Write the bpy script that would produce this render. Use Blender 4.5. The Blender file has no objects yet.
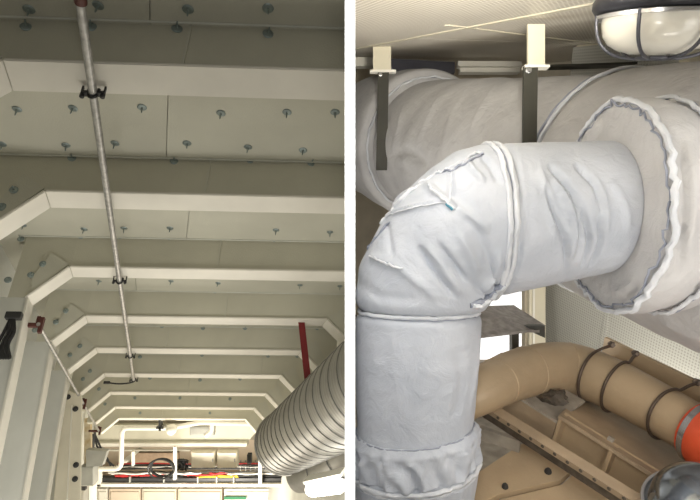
import bpy, bmesh, math, random
from mathutils import Vector, Matrix, noise
from mathutils.bvhtree import BVHTree
random.seed(7)
V = Vector
F = 540.0
def px(x, y, z):
    """world point that the picture shows at (x, y), z metres in front of the lens"""
    return V(((x-350)/F*z, z, (250-y)/F*z))
sc = bpy.context.scene
COL = sc.collection

# ------------------------------------------------------------------ camera, world, light, exposure
cam = bpy.data.cameras.new('camera'); cam_o = bpy.data.objects.new('camera', cam); COL.objects.link(cam_o)
cam.sensor_width = 36; cam.lens = 36*F/700; cam.clip_start = .02; cam.clip_end = 60
cam_o.location = (0, 0, 0); cam_o.rotation_euler = (math.pi/2, 0, 0)
sc.camera = cam_o
sc.view_settings.view_transform = 'Standard'; sc.view_settings.look = 'None'
sc.view_settings.exposure = 0; sc.view_settings.gamma = 1; sc.view_settings.use_curve_mapping = False
wd = bpy.data.worlds.new('world'); sc.world = wd; wd.use_nodes = True
wd.node_tree.nodes['Background'].inputs[0].default_value = (1, .97, .92, 1)
wd.node_tree.nodes['Background'].inputs[1].default_value = .16

def lamp(name, loc, target, energy, size, color=(1, 1, 1), kind='AREA', size_y=None, spread=None):
    l = bpy.data.lights.new(name, kind); o = bpy.data.objects.new(name, l); COL.objects.link(o)
    o.location = loc; l.energy = energy; l.color = color
    if kind == 'AREA':
        l.size = size
        if size_y: l.shape = 'RECTANGLE'; l.size_y = size_y
        if spread: l.spread = math.radians(spread)
    else: l.shadow_soft_size = size
    o.rotation_euler = (V(target)-V(loc)).to_track_quat('-Z', 'Y').to_euler()
    return o
# unseen lamps added to whiten the dividing strip's near edge; they also front both rooms
lamp('edge_fill_low', (0, .14, -.22), (0, .42, 0), 1.5, .03, (1, .99, .97), size_y=.05)
lamp('edge_fill_high', (0, .14, .22), (0, .42, 0), 1.5, .03, (1, .99, .97), size_y=.05)
# left room: light from its far, lower end, then added fills
lamp('deck_lamp_far', px(170, 610, 6.0), px(190, 380, 5.6), 38, 1.6, (1, .93, .80), size_y=1.0)
lamp('locker_fill', px(190, 560, 6.4), px(190, 480, 8.4), 80, .8, (1, .92, .80), size_y=.5)  # added fill to brighten the lockers at the far end
lamp('web_fill', (-.75, 1.75, -1.75), px(190, 350, 5.0), 28, 1.3, (1, .97, .90), size_y=1.1)  # added fill, set low so the deeper beam webs catch light
lamp('post_fill', px(320, 640, 4.0), px(40, 420, 4.0), 15, .7, (1, .96, .88))  # added fill for the left wall and its posts
# right room
lamp('room_lamp_left', (.04, .12, .14), (.10, 1.12, -.16), .46, .12, (.95, .98, 1), spread=75)
lamp('elbow_fill', (.035, .88, .44), (.17, 1.12, -.12), 1.25, .06, (.97, .98, 1), size_y=.12)  # unseen, added close to the elbow to brighten its upper left
lamp('ceiling_fill', (.16, .34, .17), (.24, 1.2, .64), 4.6, .10, (1, .95, .85), spread=48)  # added wash aimed up at the near ceiling sheets
lamp('pipe_fill_behind', (.20, 1.95, -.40), (.5, 2.3, .4), 4.2, .25, (1, .98, .95))  # hidden behind the elbow, added to brighten the big pipe
lamp('pipe_fill_right', (.80, .74, .16), (.75, 2.1, .5), .7, .25, (1, .97, .92), spread=110)  # added out of view to lift the big pipe and ceiling
lamp('low_fill', (.64, .70, -.40), (.95, 1.6, -.25), 3.2, .35, (1, .95, .88))  # added low fill for the beige beam and the wall behind
lamp('room_lamp_back', (1.15, 2.3, -.75), (.9, 2.6, .8), 9, .7, (1, .95, .86))

# ------------------------------------------------------------------ frames of the two rooms
DL = V((-195, 540, -280)).normalized(); LL = V((14505, 540, -280)).normalized()
VL = LL.cross(DL).normalized()
if VL.z < 0: VL = -VL
DR = V((-201, 540, 162)).normalized(); VR = V((0, -.2877, .9577)).normalized(); BR = DR.cross(VR).normalized()
if BR.x < 0: BR = -BR
def Lp(u, w, v): return LL*u + DL*w + VL*v
LM = Matrix((LL, DL, VL)).transposed(); LMi = LM.inverted()
def Luwv(p): return LMi @ p
def hit_v(x, y, v):     # picture ray with level v of the left room
    d = px(x, y, 1); c = Luwv(d); return d*(v/c.z)
def hit_w(x, y, w):
    d = px(x, y, 1); c = Luwv(d); return d*(w/c.y)
def hit_plane(x, y, p0, n):
    d = px(x, y, 1); return d*(p0.dot(n)/d.dot(n))

# ------------------------------------------------------------------ materials
def mat(name, col, rough=.6, metal=0, noise_amt=.08, nscale=6, bump=0, bscale=40, spec=.4, col2=None, emit=None, estr=0, mix_scale=None, stretch=None):
    m = bpy.data.materials.new(name); m.use_nodes = True; nt = m.node_tree; N = nt.nodes; L = nt.links
    b = N['Principled BSDF']; b.inputs['Roughness'].default_value = rough; b.inputs['Metallic'].default_value = metal
    b.inputs['Specular IOR Level'].default_value = spec
    tc = N.new('ShaderNodeTexCoord'); mp = N.new('ShaderNodeMapping'); L.new(tc.outputs['Object'], mp.inputs[0])
    if stretch: mp.inputs['Scale'].default_value = stretch
    nz = N.new('ShaderNodeTexNoise'); nz.inputs['Scale'].default_value = nscale; nz.inputs['Detail'].default_value = 6; L.new(mp.outputs[0], nz.inputs['Vector'])
    cr = N.new('ShaderNodeValToRGB'); L.new(nz.outputs['Fac'], cr.inputs[0])
    c = V(col[:3]); c2 = V(col2[:3]) if col2 else c*(1-noise_amt*2)
    cr.color_ramp.elements[0].position = .35; cr.color_ramp.elements[1].position = .65
    cr.color_ramp.elements[0].color = (*c2, 1); cr.color_ramp.elements[1].color = (*c, 1)
    L.new(cr.outputs[0], b.inputs['Base Color'])
    if bump:
        n2 = N.new('ShaderNodeTexNoise'); n2.inputs['Scale'].default_value = bscale; n2.inputs['Detail'].default_value = 3; L.new(mp.outputs[0], n2.inputs['Vector'])
        bp = N.new('ShaderNodeBump'); bp.inputs['Strength'].default_value = bump; bp.inputs['Distance'].default_value = .01
        L.new(n2.outputs['Fac'], bp.inputs['Height']); L.new(bp.outputs[0], b.inputs['Normal'])
    if emit:
        b.inputs['Emission Color'].default_value = (*emit, 1); b.inputs['Emission Strength'].default_value = estr
    return m
M = {}
M['divider'] = mat('white_strip_paint', (.95, .95, .95), .7, noise_amt=0)
M['clad'] = mat('painted_glass_cloth', (.56, .54, .44), .75, noise_amt=.05, nscale=3, bump=.15, bscale=160)
M['clad_panel'] = mat('painted_ceiling_cloth', (.56, .545, .455), .75, noise_amt=.05, nscale=2, bump=.15, bscale=160)
M['flange'] = mat('beam_flange_paint', (.74, .71, .63), .55, noise_amt=.05, nscale=4)
M['caulk'] = mat('joint_sealant', (.62, .62, .55), .6)
M['wallpaint'] = mat('left_wall_paint', (.62, .62, .57), .6, noise_amt=.05, nscale=3)
M['pin'] = mat('zinc_pin', (.30, .35, .34), .4, .6, nscale=30)
M['conduit'] = mat('galvanised_conduit', (.48, .47, .45), .4, .55, noise_amt=.18, nscale=40)
M['black'] = mat('black_clamp', (.03, .03, .03), .5)
M['redbrown'] = mat('red_brown_clamp', (.10, .028, .022), .5)
M['red'] = mat('dark_red_paint', (.20, .018, .022), .5)
M['duct'] = mat('galvanised_duct', (.36, .35, .32), .42, .78, noise_amt=.08, nscale=8)
M['duct_seam'] = mat('duct_seam_metal', (.20, .20, .19), .5, .6)
M['cream'] = mat('cream_paint', (.74, .69, .56), .5, noise_amt=.04)
M['white'] = mat('white_paint', (.82, .79, .70), .5, noise_amt=.03)
M['tan'] = mat('stained_tan_strip', (.45, .34, .19), .6, col2=(.58, .52, .40), nscale=14)
M['grey'] = mat('grey_enamel', (.33, .33, .30), .5)
M['floorL'] = mat('deck_paint', (.42, .36, .28), .7, noise_amt=.1)
M['peach'] = mat('peach_bulkhead_paint', (.78, .66, .52), .7, noise_amt=.06, nscale=2)
M['rust'] = mat('brown_lagging', (.40, .29, .20), .7, noise_amt=.12, nscale=12)
M['cable_black'] = mat('black_cable', (.02, .02, .02), .5)
M['cable_red'] = mat('red_cable', (.45, .03, .03), .5)
M['cable_yellow'] = mat('yellow_cable', (.75, .50, .04), .5)
M['cable_white'] = mat('white_cable', (.75, .73, .68), .5)
M['green'] = mat('green_strip', (.05, .25, .12), .5)
M['tube_lit'] = mat('lit_lamp_tube', (1, 1, .95), .5, emit=(1, .96, .86), estr=6)
# fabric with fine weave
def fabric(name, c, c2):
    m = bpy.data.materials.new(name); m.use_nodes = True; nt = m.node_tree; N = nt.nodes; L = nt.links
    b = N['Principled BSDF']; b.inputs['Roughness'].default_value = .62; b.inputs['Specular IOR Level'].default_value = .35
    b.inputs['Sheen Weight'].default_value = .15
    tc = N.new('ShaderNodeTexCoord')
    nz = N.new('ShaderNodeTexNoise'); nz.inputs['Scale'].default_value = 9; nz.inputs['Detail'].default_value = 8; L.new(tc.outputs['Object'], nz.inputs['Vector'])
    cr = N.new('ShaderNodeValToRGB'); cr.color_ramp.elements[0].position = .3; cr.color_ramp.elements[1].position = .7
    cr.color_ramp.elements[0].color = (*c2, 1); cr.color_ramp.elements[1].color = (*c, 1)
    L.new(nz.outputs['Fac'], cr.inputs[0]); L.new(cr.outputs[0], b.inputs['Base Color'])
    w1 = N.new('ShaderNodeTexNoise'); w1.inputs['Scale'].default_value = 420; L.new(tc.outputs['Object'], w1.inputs['Vector'])
    w2 = N.new('ShaderNodeTexNoise'); w2.inputs['Scale'].default_value = 20; w2.inputs['Detail'].default_value = 4; w2.inputs['Distortion'].default_value = .8; L.new(tc.outputs['Object'], w2.inputs['Vector'])
    b1 = N.new('ShaderNodeBump'); b1.inputs['Strength'].default_value = .25; b1.inputs['Distance'].default_value = .002; L.new(w1.outputs['Fac'], b1.inputs['Height'])
    b2 = N.new('ShaderNodeBump'); b2.inputs['Strength'].default_value = .42; b2.inputs['Distance'].default_value = .014
    L.new(w2.outputs['Fac'], b2.inputs['Height']); L.new(b1.outputs[0], b2.inputs['Normal']); L.new(b2.outputs[0], b.inputs['Normal'])
    return m
M['fab'] = fabric('silver_grey_glass_cloth', (.54, .56, .60), (.43, .455, .50))
M['fab2'] = fabric('warm_grey_glass_cloth', (.55, .54, .53), (.45, .44, .435))
M['cord'] = fabric('pale_seam_thread', (.72, .73, .75), (.55, .57, .60))
M['stitch'] = mat('dark_stitching', (.32, .34, .40), .7)
M['stitch_teal'] = mat('teal_thread', (.10, .32, .42), .7)
M['beige'] = mat('beige_machine_paint', (.50, .375, .235), .4, noise_amt=.07, nscale=7, bump=.1, bscale=90)
M['beige_plate'] = mat('beige_bed_paint', (.44, .33, .215), .55, noise_amt=.14, nscale=9, bump=.1, bscale=60)
M['dusty'] = mat('dusty_beige_paint', (.42, .37, .30), .7, noise_amt=.2, nscale=14)
M['rail'] = mat('dirty_bed_rail', (.12, .095, .07), .6, noise_amt=.25, nscale=40)
M['rod'] = mat('brown_steel_rod', (.13, .095, .07), .45, .4)
M['strap'] = mat('olive_black_strap', (.045, .043, .032), .5)
M['orange'] = mat('orange_red_rubber', (.75, .10, .035), .45, noise_amt=.06)
M['steel'] = mat('bright_steel', (.6, .6, .6), .25, .9, noise_amt=.05)
M['chrome'] = mat('dark_chrome', (.30, .33, .36), .14, .95, noise_amt=.1, nscale=5)
M['plate'] = mat('speckled_grey_plate', (.36, .33, .30), .6, noise_amt=.2, nscale=40)
M['darkhole'] = mat('dark_plug_finish', (.05, .045, .04), .6)  # near-black colour of the two plugs in the lower cover
M['glassw'] = mat('frosted_lamp_glass', (.66, .63, .54), .22, noise_amt=.02, spec=.7)
M['housing'] = mat('dark_lamp_housing', (.02, .02, .024), .35)
M['cage'] = mat('grey_cage_wire', (.07, .07, .08), .35, .4)
M['creamR'] = mat('cream_column_paint', (.66, .61, .47), .55, noise_amt=.04)
M['tanwall'] = mat('tan_back_wall_paint', (.60, .53, .40), .7, noise_amt=.08)
M['window'] = mat('daylit_pane', (1, 1, 1), .5, emit=(1, 1, 1), estr=1.1, noise_amt=0)
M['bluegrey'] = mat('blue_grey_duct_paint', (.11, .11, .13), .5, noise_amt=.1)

def perforated(name, c, hole, scale, fade=.5):
    """sheet metal with rows of punched holes, laid out in the sheet's own plane"""
    m = bpy.data.materials.new(name); m.use_nodes = True; nt = m.node_tree; N = nt.nodes; L = nt.links
    b = N['Principled BSDF']; b.inputs['Roughness'].default_value = .45
    uv = N.new('ShaderNodeUVMap')
    mp = N.new('ShaderNodeMapping'); mp.inputs['Scale'].default_value = (scale, scale, scale); L.new(uv.outputs[0], mp.inputs[0])
    vo = N.new('ShaderNodeTexVoronoi'); vo.voronoi_dimensions = '2D'; vo.inputs['Randomness'].default_value = 0; vo.inputs['Scale'].default_value = 1
    L.new(mp.outputs[0], vo.inputs['Vector'])
    cr = N.new('ShaderNodeValToRGB'); cr.color_ramp.elements[0].position = .24; cr.color_ramp.elements[1].position = .36
    cr.color_ramp.elements[0].color = (*hole, 1); cr.color_ramp.elements[1].color = (*c, 1)
    L.new(vo.outputs['Distance'], cr.inputs[0])
    L.new(cr.outputs[0], b.inputs['Base Color'])
    bp = N.new('ShaderNodeBump'); bp.inputs['Strength'].default_value = .4; bp.inputs['Distance'].default_value = .003
    L.new(vo.outputs['Distance'], bp.inputs['Height']); L.new(bp.outputs[0], b.inputs['Normal'])
    return m
M['perf_ceiling'] = perforated('perforated_ceiling_sheet', (.80, .75, .64), (.40, .33, .24), 60)
M['perf_wall'] = perforated('perforated_wall_sheet', (.46, .455, .41), (.30, .295, .26), 75)

# ------------------------------------------------------------------ mesh helpers
def finish(name, bm, m, parent=None, smooth=False, clip=0, origin=None, uvax=None):
    """one bmesh -> one object; its origin goes to its own middle (clip: side of the dividing strip it must stay on)"""
    if clip:
        r = bmesh.ops.bisect_plane(bm, geom=bm.verts[:]+bm.edges[:]+bm.faces[:], plane_co=(clip*.0045, 0, 0), plane_no=(-clip, 0, 0), clear_outer=True)
        ed = [e for e in r['geom_cut'] if isinstance(e, bmesh.types.BMEdge)]
        if ed:
            try: bmesh.ops.holes_fill(bm, edges=ed, sides=0)
            except Exception: pass
        if not bm.verts: bm.free(); return None
    bmesh.ops.recalc_face_normals(bm, faces=bm.faces[:])
    if uvax:
        l = bm.loops.layers.uv.new('UVMap')
        for f in bm.faces:
            for lp in f.loops: lp[l].uv = (lp.vert.co.dot(uvax[0]), lp.vert.co.dot(uvax[1]))
    lo = V((min(v.co[i] for v in bm.verts) for i in range(3))); hi = V((max(v.co[i] for v in bm.verts) for i in range(3)))
    c = (lo+hi)/2 if origin is None else V(origin)
    bmesh.ops.translate(bm, verts=bm.verts[:], vec=-c)
    if smooth:
        for f in bm.faces: f.smooth = True
    me = bpy.data.meshes.new(name); bm.to_mesh(me); bm.free()
    ms = m if isinstance(m, (list, tuple)) else [m]
    for q in ms: me.materials.append(q)
    o = bpy.data.objects.new(name, me); COL.objects.link(o)
    if smooth:
        try: me.set_sharp_from_angle(angle=math.radians(50))
        except Exception: pass
    if parent is not None:
        o.parent = parent; o.location = c - world_loc(parent)
    else: o.location = c
    return o
def world_loc(o):
    p = V(o.location)
    while o.parent: o = o.parent; p += o.location
    return p
def tag(o, label=None, cat=None, group=None, kind=None):
    if o is None: return o
    if label: o['label'] = label
    if cat: o['category'] = cat
    if group: o['group'] = group
    if kind: o['kind'] = kind
    return o
def thing(name, label, cat, loc, group=None):
    o = bpy.data.objects.new(name, None); COL.objects.link(o); o.location = loc; o.empty_display_size = .05
    return tag(o, label, cat, group)
def slab(bm, pts, ext):
    """polygon pts pushed along ext"""
    a = [bm.verts.new(p) for p in pts]; b = [bm.verts.new(V(p)+V(ext)) for p in pts]
    n = len(pts); bm.faces.new(a); bm.faces.new(b[::-1])
    for i in range(n): bm.faces.new((a[i], b[i], b[(i+1) % n], a[(i+1) % n]))
    return bm
def bar(bm, p, q, wdir, w, h):
    """rectangular bar from p to q; wdir = direction of its width w, the other way it is h thick"""
    p = V(p); q = V(q); t = (q-p).normalized(); a = (V(wdir)-t*V(wdir).dot(t)).normalized()*w/2; b = t.cross(a).normalized()*h/2
    slab(bm, [p-a-b, p+a-b, p+a+b, p-a+b], q-p); return bm
def block(bm, c, ax, ay, az, sx, sy, sz, bev=0):
    ax, ay, az = V(ax).normalized(), V(ay).normalized(), V(az).normalized(); c = V(c)
    n0 = len(bm.verts)
    slab(bm, [c-ax*sx/2-ay*sy/2-az*sz/2, c+ax*sx/2-ay*sy/2-az*sz/2, c+ax*sx/2+ay*sy/2-az*sz/2, c-ax*sx/2+ay*sy/2-az*sz/2], az*sz)
    if bev:
        bm.verts.ensure_lookup_table()
        vs = set(bm.verts[n0:]); es = [e for e in bm.edges if e.verts[0] in vs]
        bmesh.ops.bevel(bm, geom=es, offset=bev, segments=2, affect='EDGES', profile=.6)
    return bm
def smoothpath(pts, n=6):
    pts = [V(p) for p in pts]; out = []
    for i in range(len(pts)-1):
        p0 = pts[max(i-1, 0)]; p1 = pts[i]; p2 = pts[i+1]; p3 = pts[min(i+2, len(pts)-1)]
        for k in range(n):
            t = k/n
            out.append(.5*((2*p1)+(p2-p0)*t+(2*p0-5*p1+4*p2-p3)*t*t+(-p0+3*p1-3*p2+p3)*t**3))
    out.append(pts[-1]); return out
def corner(pts, r, n=6):
    """polyline with rounded corners"""
    pts = [V(p) for p in pts]; out = [pts[0]]
    for i in range(1, len(pts)-1):
        a = (pts[i-1]-pts[i]); b = (pts[i+1]-pts[i]); rr = min(r, a.length*.49, b.length*.49)
        s = pts[i]+a.normalized()*rr; e = pts[i]+b.normalized()*rr
        for k in range(n+1):
            t = k/n; out.append(s*(1-t)**2+pts[i]*2*t*(1-t)+e*t*t)
    out.append(pts[-1]); return out
def tube(bm, pts, r, seg=12, rf=None, closed=False, cap=True, up=None):
    """swept round tube; r number or list; rf(i, n, theta) scales it"""
    pts = [V(p) for p in pts]; n = len(pts); rings = []
    e = V(up) if up else None
    for i, p in enumerate(pts):
        a = pts[i-1] if (i > 0 or closed) else pts[0]; b = pts[(i+1) % n] if (i < n-1 or closed) else pts[-1]
        t = (b-a).normalized()
        if e is None: e = t.orthogonal()
        e = (e-t*e.dot(t)).normalized(); g = t.cross(e)
        rr = r[i] if isinstance(r, (list, tuple)) else r
        ring = []
        for k in range(seg):
            th = 2*math.pi*k/seg; q = rr*(rf(i, n, th) if rf else 1)
            ring.append(bm.verts.new(p+e*math.cos(th)*q+g*math.sin(th)*q))
        rings.append(ring)
    m = n if closed else n-1
    for i in range(m):
        A = rings[i]; B = rings[(i+1) % n]
        for k in range(seg): bm.faces.new((A[k], A[(k+1) % seg], B[(k+1) % seg], B[k]))
    if cap and not closed: bm.faces.new(rings[0][::-1]); bm.faces.new(rings[-1])
    return rings
def circle(c, e1, e2, r, n=48, wob=0, sd=0, a0=0, a1=2*math.pi):
    c = V(c); out = []; full = abs(a1-a0-2*math.pi) < 1e-6
    for k in range(n if full else n+1):
        th = a0+(a1-a0)*k/n
        w = wob*noise.noise(V((math.cos(th)*5, math.sin(th)*5, sd))) if wob else 0
        out.append(c+(e1*math.cos(th)+e2*math.sin(th))*(r+w))
    return out
def lathe(bm, c, ax, prof, seg=40, e=None):
    """prof: (distance along ax, radius)"""
    ax = V(ax).normalized(); e1 = V(e).normalized() if e else ax.orthogonal().normalized(); e2 = ax.cross(e1); rings = []
    for (d, r) in prof:
        rings.append([bm.verts.new(V(c)+ax*d+(e1*math.cos(2*math.pi*k/seg)+e2*math.sin(2*math.pi*k/seg))*max(r, 1e-4)) for k in range(seg)])
    for A, B in zip(rings, rings[1:]):
        for k in range(seg): bm.faces.new((A[k], A[(k+1) % seg], B[(k+1) % seg], B[k]))
    bm.faces.new(rings[0][::-1]); bm.faces.new(rings[-1])
def new(): return bmesh.new()

# ================================================================== added slab whose near edge makes the white strip between the two views
bm = new(); block(bm, (0, .4+5.2, 0), (1, 0, 0), (0, 1, 0), (0, 0, 1), .0074, 10.4, 9.0)
tag(finish('divider_strip', bm, M['divider']), kind='structure')

# ================================================================== LEFT ROOM
HB = 1.30; HC = 1.487; FW = .142
c0 = Luwv(hit_v(300, 376, HB))
YN = [65.5, 192.3, 267.3, 316.3, 347.8, 373.5, 392, 406.5, 418]
UB = []; WS = []
for k, y in enumerate(YN):
    w = Luwv(hit_v(155, y, HB)).y; WS.append(w)
# regular pitch through the measured rows
n = len(WS); mk = (n-1)/2; mw = sum(WS)/n; sl = sum((k-mk)*(w-mw) for k, w in enumerate(WS))/sum((k-mk)**2 for k in range(n))
WS = [.3*(mw+(k-mk)*sl)+.7*WS[k] for k in range(n)]
UBL = Luwv(hit_v(70, 266, HB)).x          # bend on the left
UBR = Luwv(hit_v(280.5, 376, HB)).x       # bend on the right
kA = Luwv(hit_w(26, 297, WS[2])); UKL, VKL = kA.x, kA.z      # lower end of the knee
UKR = UBR+(UBL-UKL); VKR = VKL
pB0 = Luwv(hit_w(50.7, 341, WS[3])); pB1 = Luwv(hit_w(21, 500, WS[3]))
LEAN = (pB1.x-pB0.x)/(pB1.z-pB0.z)        # du per dv of the posts
DEP = HC-HB
VF = -1.6                                  # deck level
WEND = WS[-1]+3.4
print('frame', WS, UBL, UBR, UKL, VKL, LEAN)

# ceiling: backing sheet with cloth-covered panels between the beams
bm = new(); slab(bm, [Lp(UBL-1.1, WS[0]-1.6, HC+.012), Lp(UBR+1.2, WS[0]-1.6, HC+.012), Lp(UBR+1.2, WEND, HC+.012), Lp(UBL-1.1, WEND, HC+.012)], VL*.05)
ceil = tag(finish('ceiling', bm, M['clad_panel'], clip=-1), kind='structure')
random.seed(3)
for k in range(-1, n+1):
    w0 = (WS[k]+FW) if 0 <= k < n else (WS[0]-1.5 if k < 0 else WS[-1]+FW+.8)
    w1 = WS[k+1] if k+1 < n else (WS[-1]+FW+.8 if k == n-1 else WEND)
    if k == -1: w0 = WS[0]-.9
    cuts = [UBL-.35] + sorted(UBL+.3+random.random()*.5+j*1.35 for j in range(2)) + [UBR+.7]
    for a, b in zip(cuts, cuts[1:]):
        bm = new(); slab(bm, [Lp(a+.002, w0-.03, HC), Lp(b-.002, w0-.03, HC), Lp(b-.002, w1+.03, HC), Lp(a+.002, w1+.03, HC)], VL*.014)
        finish('insulation_panel', bm, M['clad_panel'], ceil, clip=-1)
    if k+1 < n:
        bm = new(); tube(bm, [Lp(UBL-.33, w1-.003, HC-.003), Lp(UBR+.5, w1-.003, HC-.003)], .004, 6)
        finish('sealant_bead', bm, M['caulk'], ceil, clip=-1)

# beams
ORD = ['nearest deck beam, highest in view, with a rounded left end cut by the picture edge',
       'second deck beam from the top, wide pale flange and dark shaded web',
       'third deck beam from the top, its left knee above the first clamped wall cable',
       'fourth deck beam from the top, the red bar hangs from its right end',
       'fifth deck beam from the top, crossing just above the conduit end',
       'sixth deck beam from the top, level with the bent lower end of the conduit',
       'seventh deck beam from the top, its right knee running into the spiral duct',
       'eighth deck beam from the top, thin and far off above the white pipe',
       'ninth and farthest kneed deck beam, just above the long white pipe']
beams = []
for k, w in enumerate(WS):
    t = thing('deck_beam', ORD[k], 'beam', Lp((UBL+UBR)/2 if k > 3 else UBL+.5, w, HB), 'cloth covered deck beams across the left ceiling')
    th = .02
    # web: from left gusset to right gusset, near face at w
    bm = new(); slab(bm, [Lp(UBL, w+.012, HB+.004), Lp(UBR, w+.012, HB+.004), Lp(UBR, w+.012, HC+.012), Lp(UBL, w+.012, HC+.012)], DL*(FW-.024))
    finish('web', bm, M['clad'], t, clip=-1)
    # bottom flange
    bm = new(); slab(bm, [Lp(UBL, w, HB-.006), Lp(UBR, w, HB-.006), Lp(UBR, w+FW, HB-.006), Lp(UBL, w+FW, HB-.006)], VL*.012)
    bmesh.ops.bevel(bm, geom=bm.edges[:], offset=.003, segments=2, affect='EDGES')
    finish('flange', bm, M['flange'], t, clip=-1)
    # cloth joints on the web
    for ux in (UBL+.55+.13*((k*5) % 4), UBL+1.45+.1*((k*3) % 5)):
        bm = new(); bar(bm, Lp(ux, w+.009, HB), Lp(ux+.004, w+.009, HC), LL, .008, .006); finish('cloth_joint', bm, M['clad_panel'], t, clip=-1)
    for sgn, ub, uk in ((-1, UBL, UKL), (1, UBR, UKR)):
        # gusset plate filling the corner
        uo = uk+sgn*.10
        bm = new(); slab(bm, [Lp(ub, w+.012, HB+.004), Lp(uk, w+.012, VKL+.004), Lp(uo, w+.012, VKL), Lp(uo, w+.012, HC+.012), Lp(ub, w+.012, HC+.012)], DL*(FW-.024))
        g = finish('knee_web', bm, M['clad'], t, clip=-1)
        # bracket plate proud of the corner
        a = Lp(ub, w+.006, HB+.012); 
        bm = new(); slab(bm, [Lp(ub+sgn*.01, w+.004, HB+.014), Lp(uk-sgn*.02, w+.004, VKL+.03), Lp(uk+sgn*.0, w+.004, VKL+.12), Lp(ub+sgn*.12, w+.004, HB+.085)], DL*.01)
        finish('bracket_plate', bm, M['clad_panel'], t, clip=-1)
        # knee flange
        d = (Lp(uk, w, VKL)-Lp(ub, w, HB)); 
        nrm = d.cross(DL).normalized()
        if nrm.dot(VL) > 0: nrm = -nrm
        p0 = Lp(ub, w, HB-.006); p1 = Lp(uk, w, VKL-.006)
        bm = new(); slab(bm, [p0, p1, p1+DL*FW, p0+DL*FW], -nrm*.012)
        bmesh.ops.bevel(bm, geom=bm.edges[:], offset=.003, segments=2, affect='EDGES')
        finish('knee_flange', bm, M['flange'], t, clip=-1)
    beams.append(t)

# pins with washers
def pin_mesh():
    bm = new()
    lathe(bm, (0, 0, 0), (0, 0, -1), [(0, .0185), (.002, .019), (.005, .015), (.006, .004), (.030, .0025), (.031, .001)], 12)
    bmesh.ops.recalc_face_normals(bm, faces=bm.faces[:])
    me = bpy.data.meshes.new('insulation_pin'); bm.to_mesh(me); bm.free(); me.materials.append(M['pin']); return me
PM = pin_mesh()
def pin(p, nrm, parent):
    if p.x > -.03: return
    o = bpy.data.objects.new('insulation_pin', PM); COL.objects.link(o); o.parent = parent; o.location = p-world_loc(parent)
    j = V((random.uniform(-.12, .12), random.uniform(-.12, .12), random.uniform(-.12, .12)))
    o.rotation_euler = (V(nrm)+j).to_track_quat('-Z', 'Y').to_euler()
ceil_pins = [(29, 9), (98, 5), (188, 9), (268, 8), (17, 109), (73, 108), (142, 107), (221, 113), (287, 112), (2, 144), (66, 145), (115, 143), (187, 143), (248, 147), (303, 150),
             (23, 225), (84, 229), (124, 228), (170, 228), (276, 230), (330, 232), (99, 281), (171, 281), (218, 283), (300, 285), (340, 286), (335, 112)]
for (x, y) in ceil_pins: pin(hit_v(x, y, HC), -VL, ceil)
web_pins = {0: [(26, 27), (91, 27), (177, 29), (268, 34)], 1: [(72, 158), (174, 161), (250, 160), (311, 163)],
            2: [(21, 239), (81, 236), (120, 236), (169, 237), (274, 239), (332, 240)],
            3: [(96, 287), (126, 286), (168, 289), (215, 291), (262, 291), (309, 290), (340, 291)],
            4: [(108, 323), (162, 326), (203, 328), (245, 328), (283, 326), (317, 328)],
            5: [(140, 357), (202, 355), (268, 356), (297, 356)], 6: [(150, 378), (200, 380), (240, 379)], 7: [(135, 398), (180, 398), (230, 399)], 8: [(140, 413), (210, 413)]}
gus_pins = {1: [(14, 190), (2, 207)], 2: [(43, 264), (31, 275), (8, 280)], 3: [(66, 311), (56, 322), (35, 330)], 4: [(80, 346), (70, 355)], 5: [(90, 371), (83, 379)], 6: [(99, 389)], 7: [(105, 404)]}
for k, l in web_pins.items():
    for (x, y) in l: pin(hit_w(x, y, WS[k]+.010), -DL, beams[k])
for k, l in gus_pins.items():
    for (x, y) in l: pin(hit_w(x, y, WS[k]+.003), -DL, beams[k])

# left wall: panels behind posts
def wl(w, v, off=0):      # point on the line of the post faces
    return Lp(UKL+(v-VKL)*LEAN+off, w, v)
bm = new(); slab(bm, [wl(WS[0]-1.5, HC+.3, -.25), wl(WEND, HC+.3, -.25), wl(WEND, VF-.1, -.25), wl(WS[0]-1.5, VF-.1, -.25)], LL*-.06)
tag(finish('wall_left', bm, M['wallpaint']), kind='structure')
PORD = ['nearest wall frame post at the left picture edge, below the third deck beam', 'second wall frame post from the left edge with a slim pale flange',
        'third wall frame post, its flange a thin bright line beside the bolted plate', 'fourth wall frame post, behind the bolted plate', 'fifth wall frame post, far behind the bolted plate']
for i, k in enumerate(range(2, 6)):
    w = WS[k]
    t = thing('wall_post', PORD[i], 'post', wl(w, VF), 'posts along the left wall')
    bm = new(); slab(bm, [wl(w+.012, VKL+.002), wl(w+.012, VF), wl(w+.012, VF, -.25), wl(w+.012, VKL+.002, -.25)], DL*(FW-.024))
    finish('web', bm, M['wallpaint'], t)
    bm = new(); slab(bm, [wl(w, VKL), wl(w, VF), wl(w+FW, VF), wl(w+FW, VKL)], LL*.012)
    bmesh.ops.bevel(bm, geom=bm.edges[:], offset=.003, segments=2, affect='EDGES')
    finish('flange', bm, M['flange'], t)
    # small scalloped bracket below the knee on the far side
    bm = new(); slab(bm, [wl(w+FW, VKL, .0), wl(w+FW+.09, VKL-.02, -.02), wl(w+FW+.07, VKL-.22, -.02), wl(w+FW, VKL-.36, 0)], LL*-.012)
    finish('bracket', bm, M['flange'], t)
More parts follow.
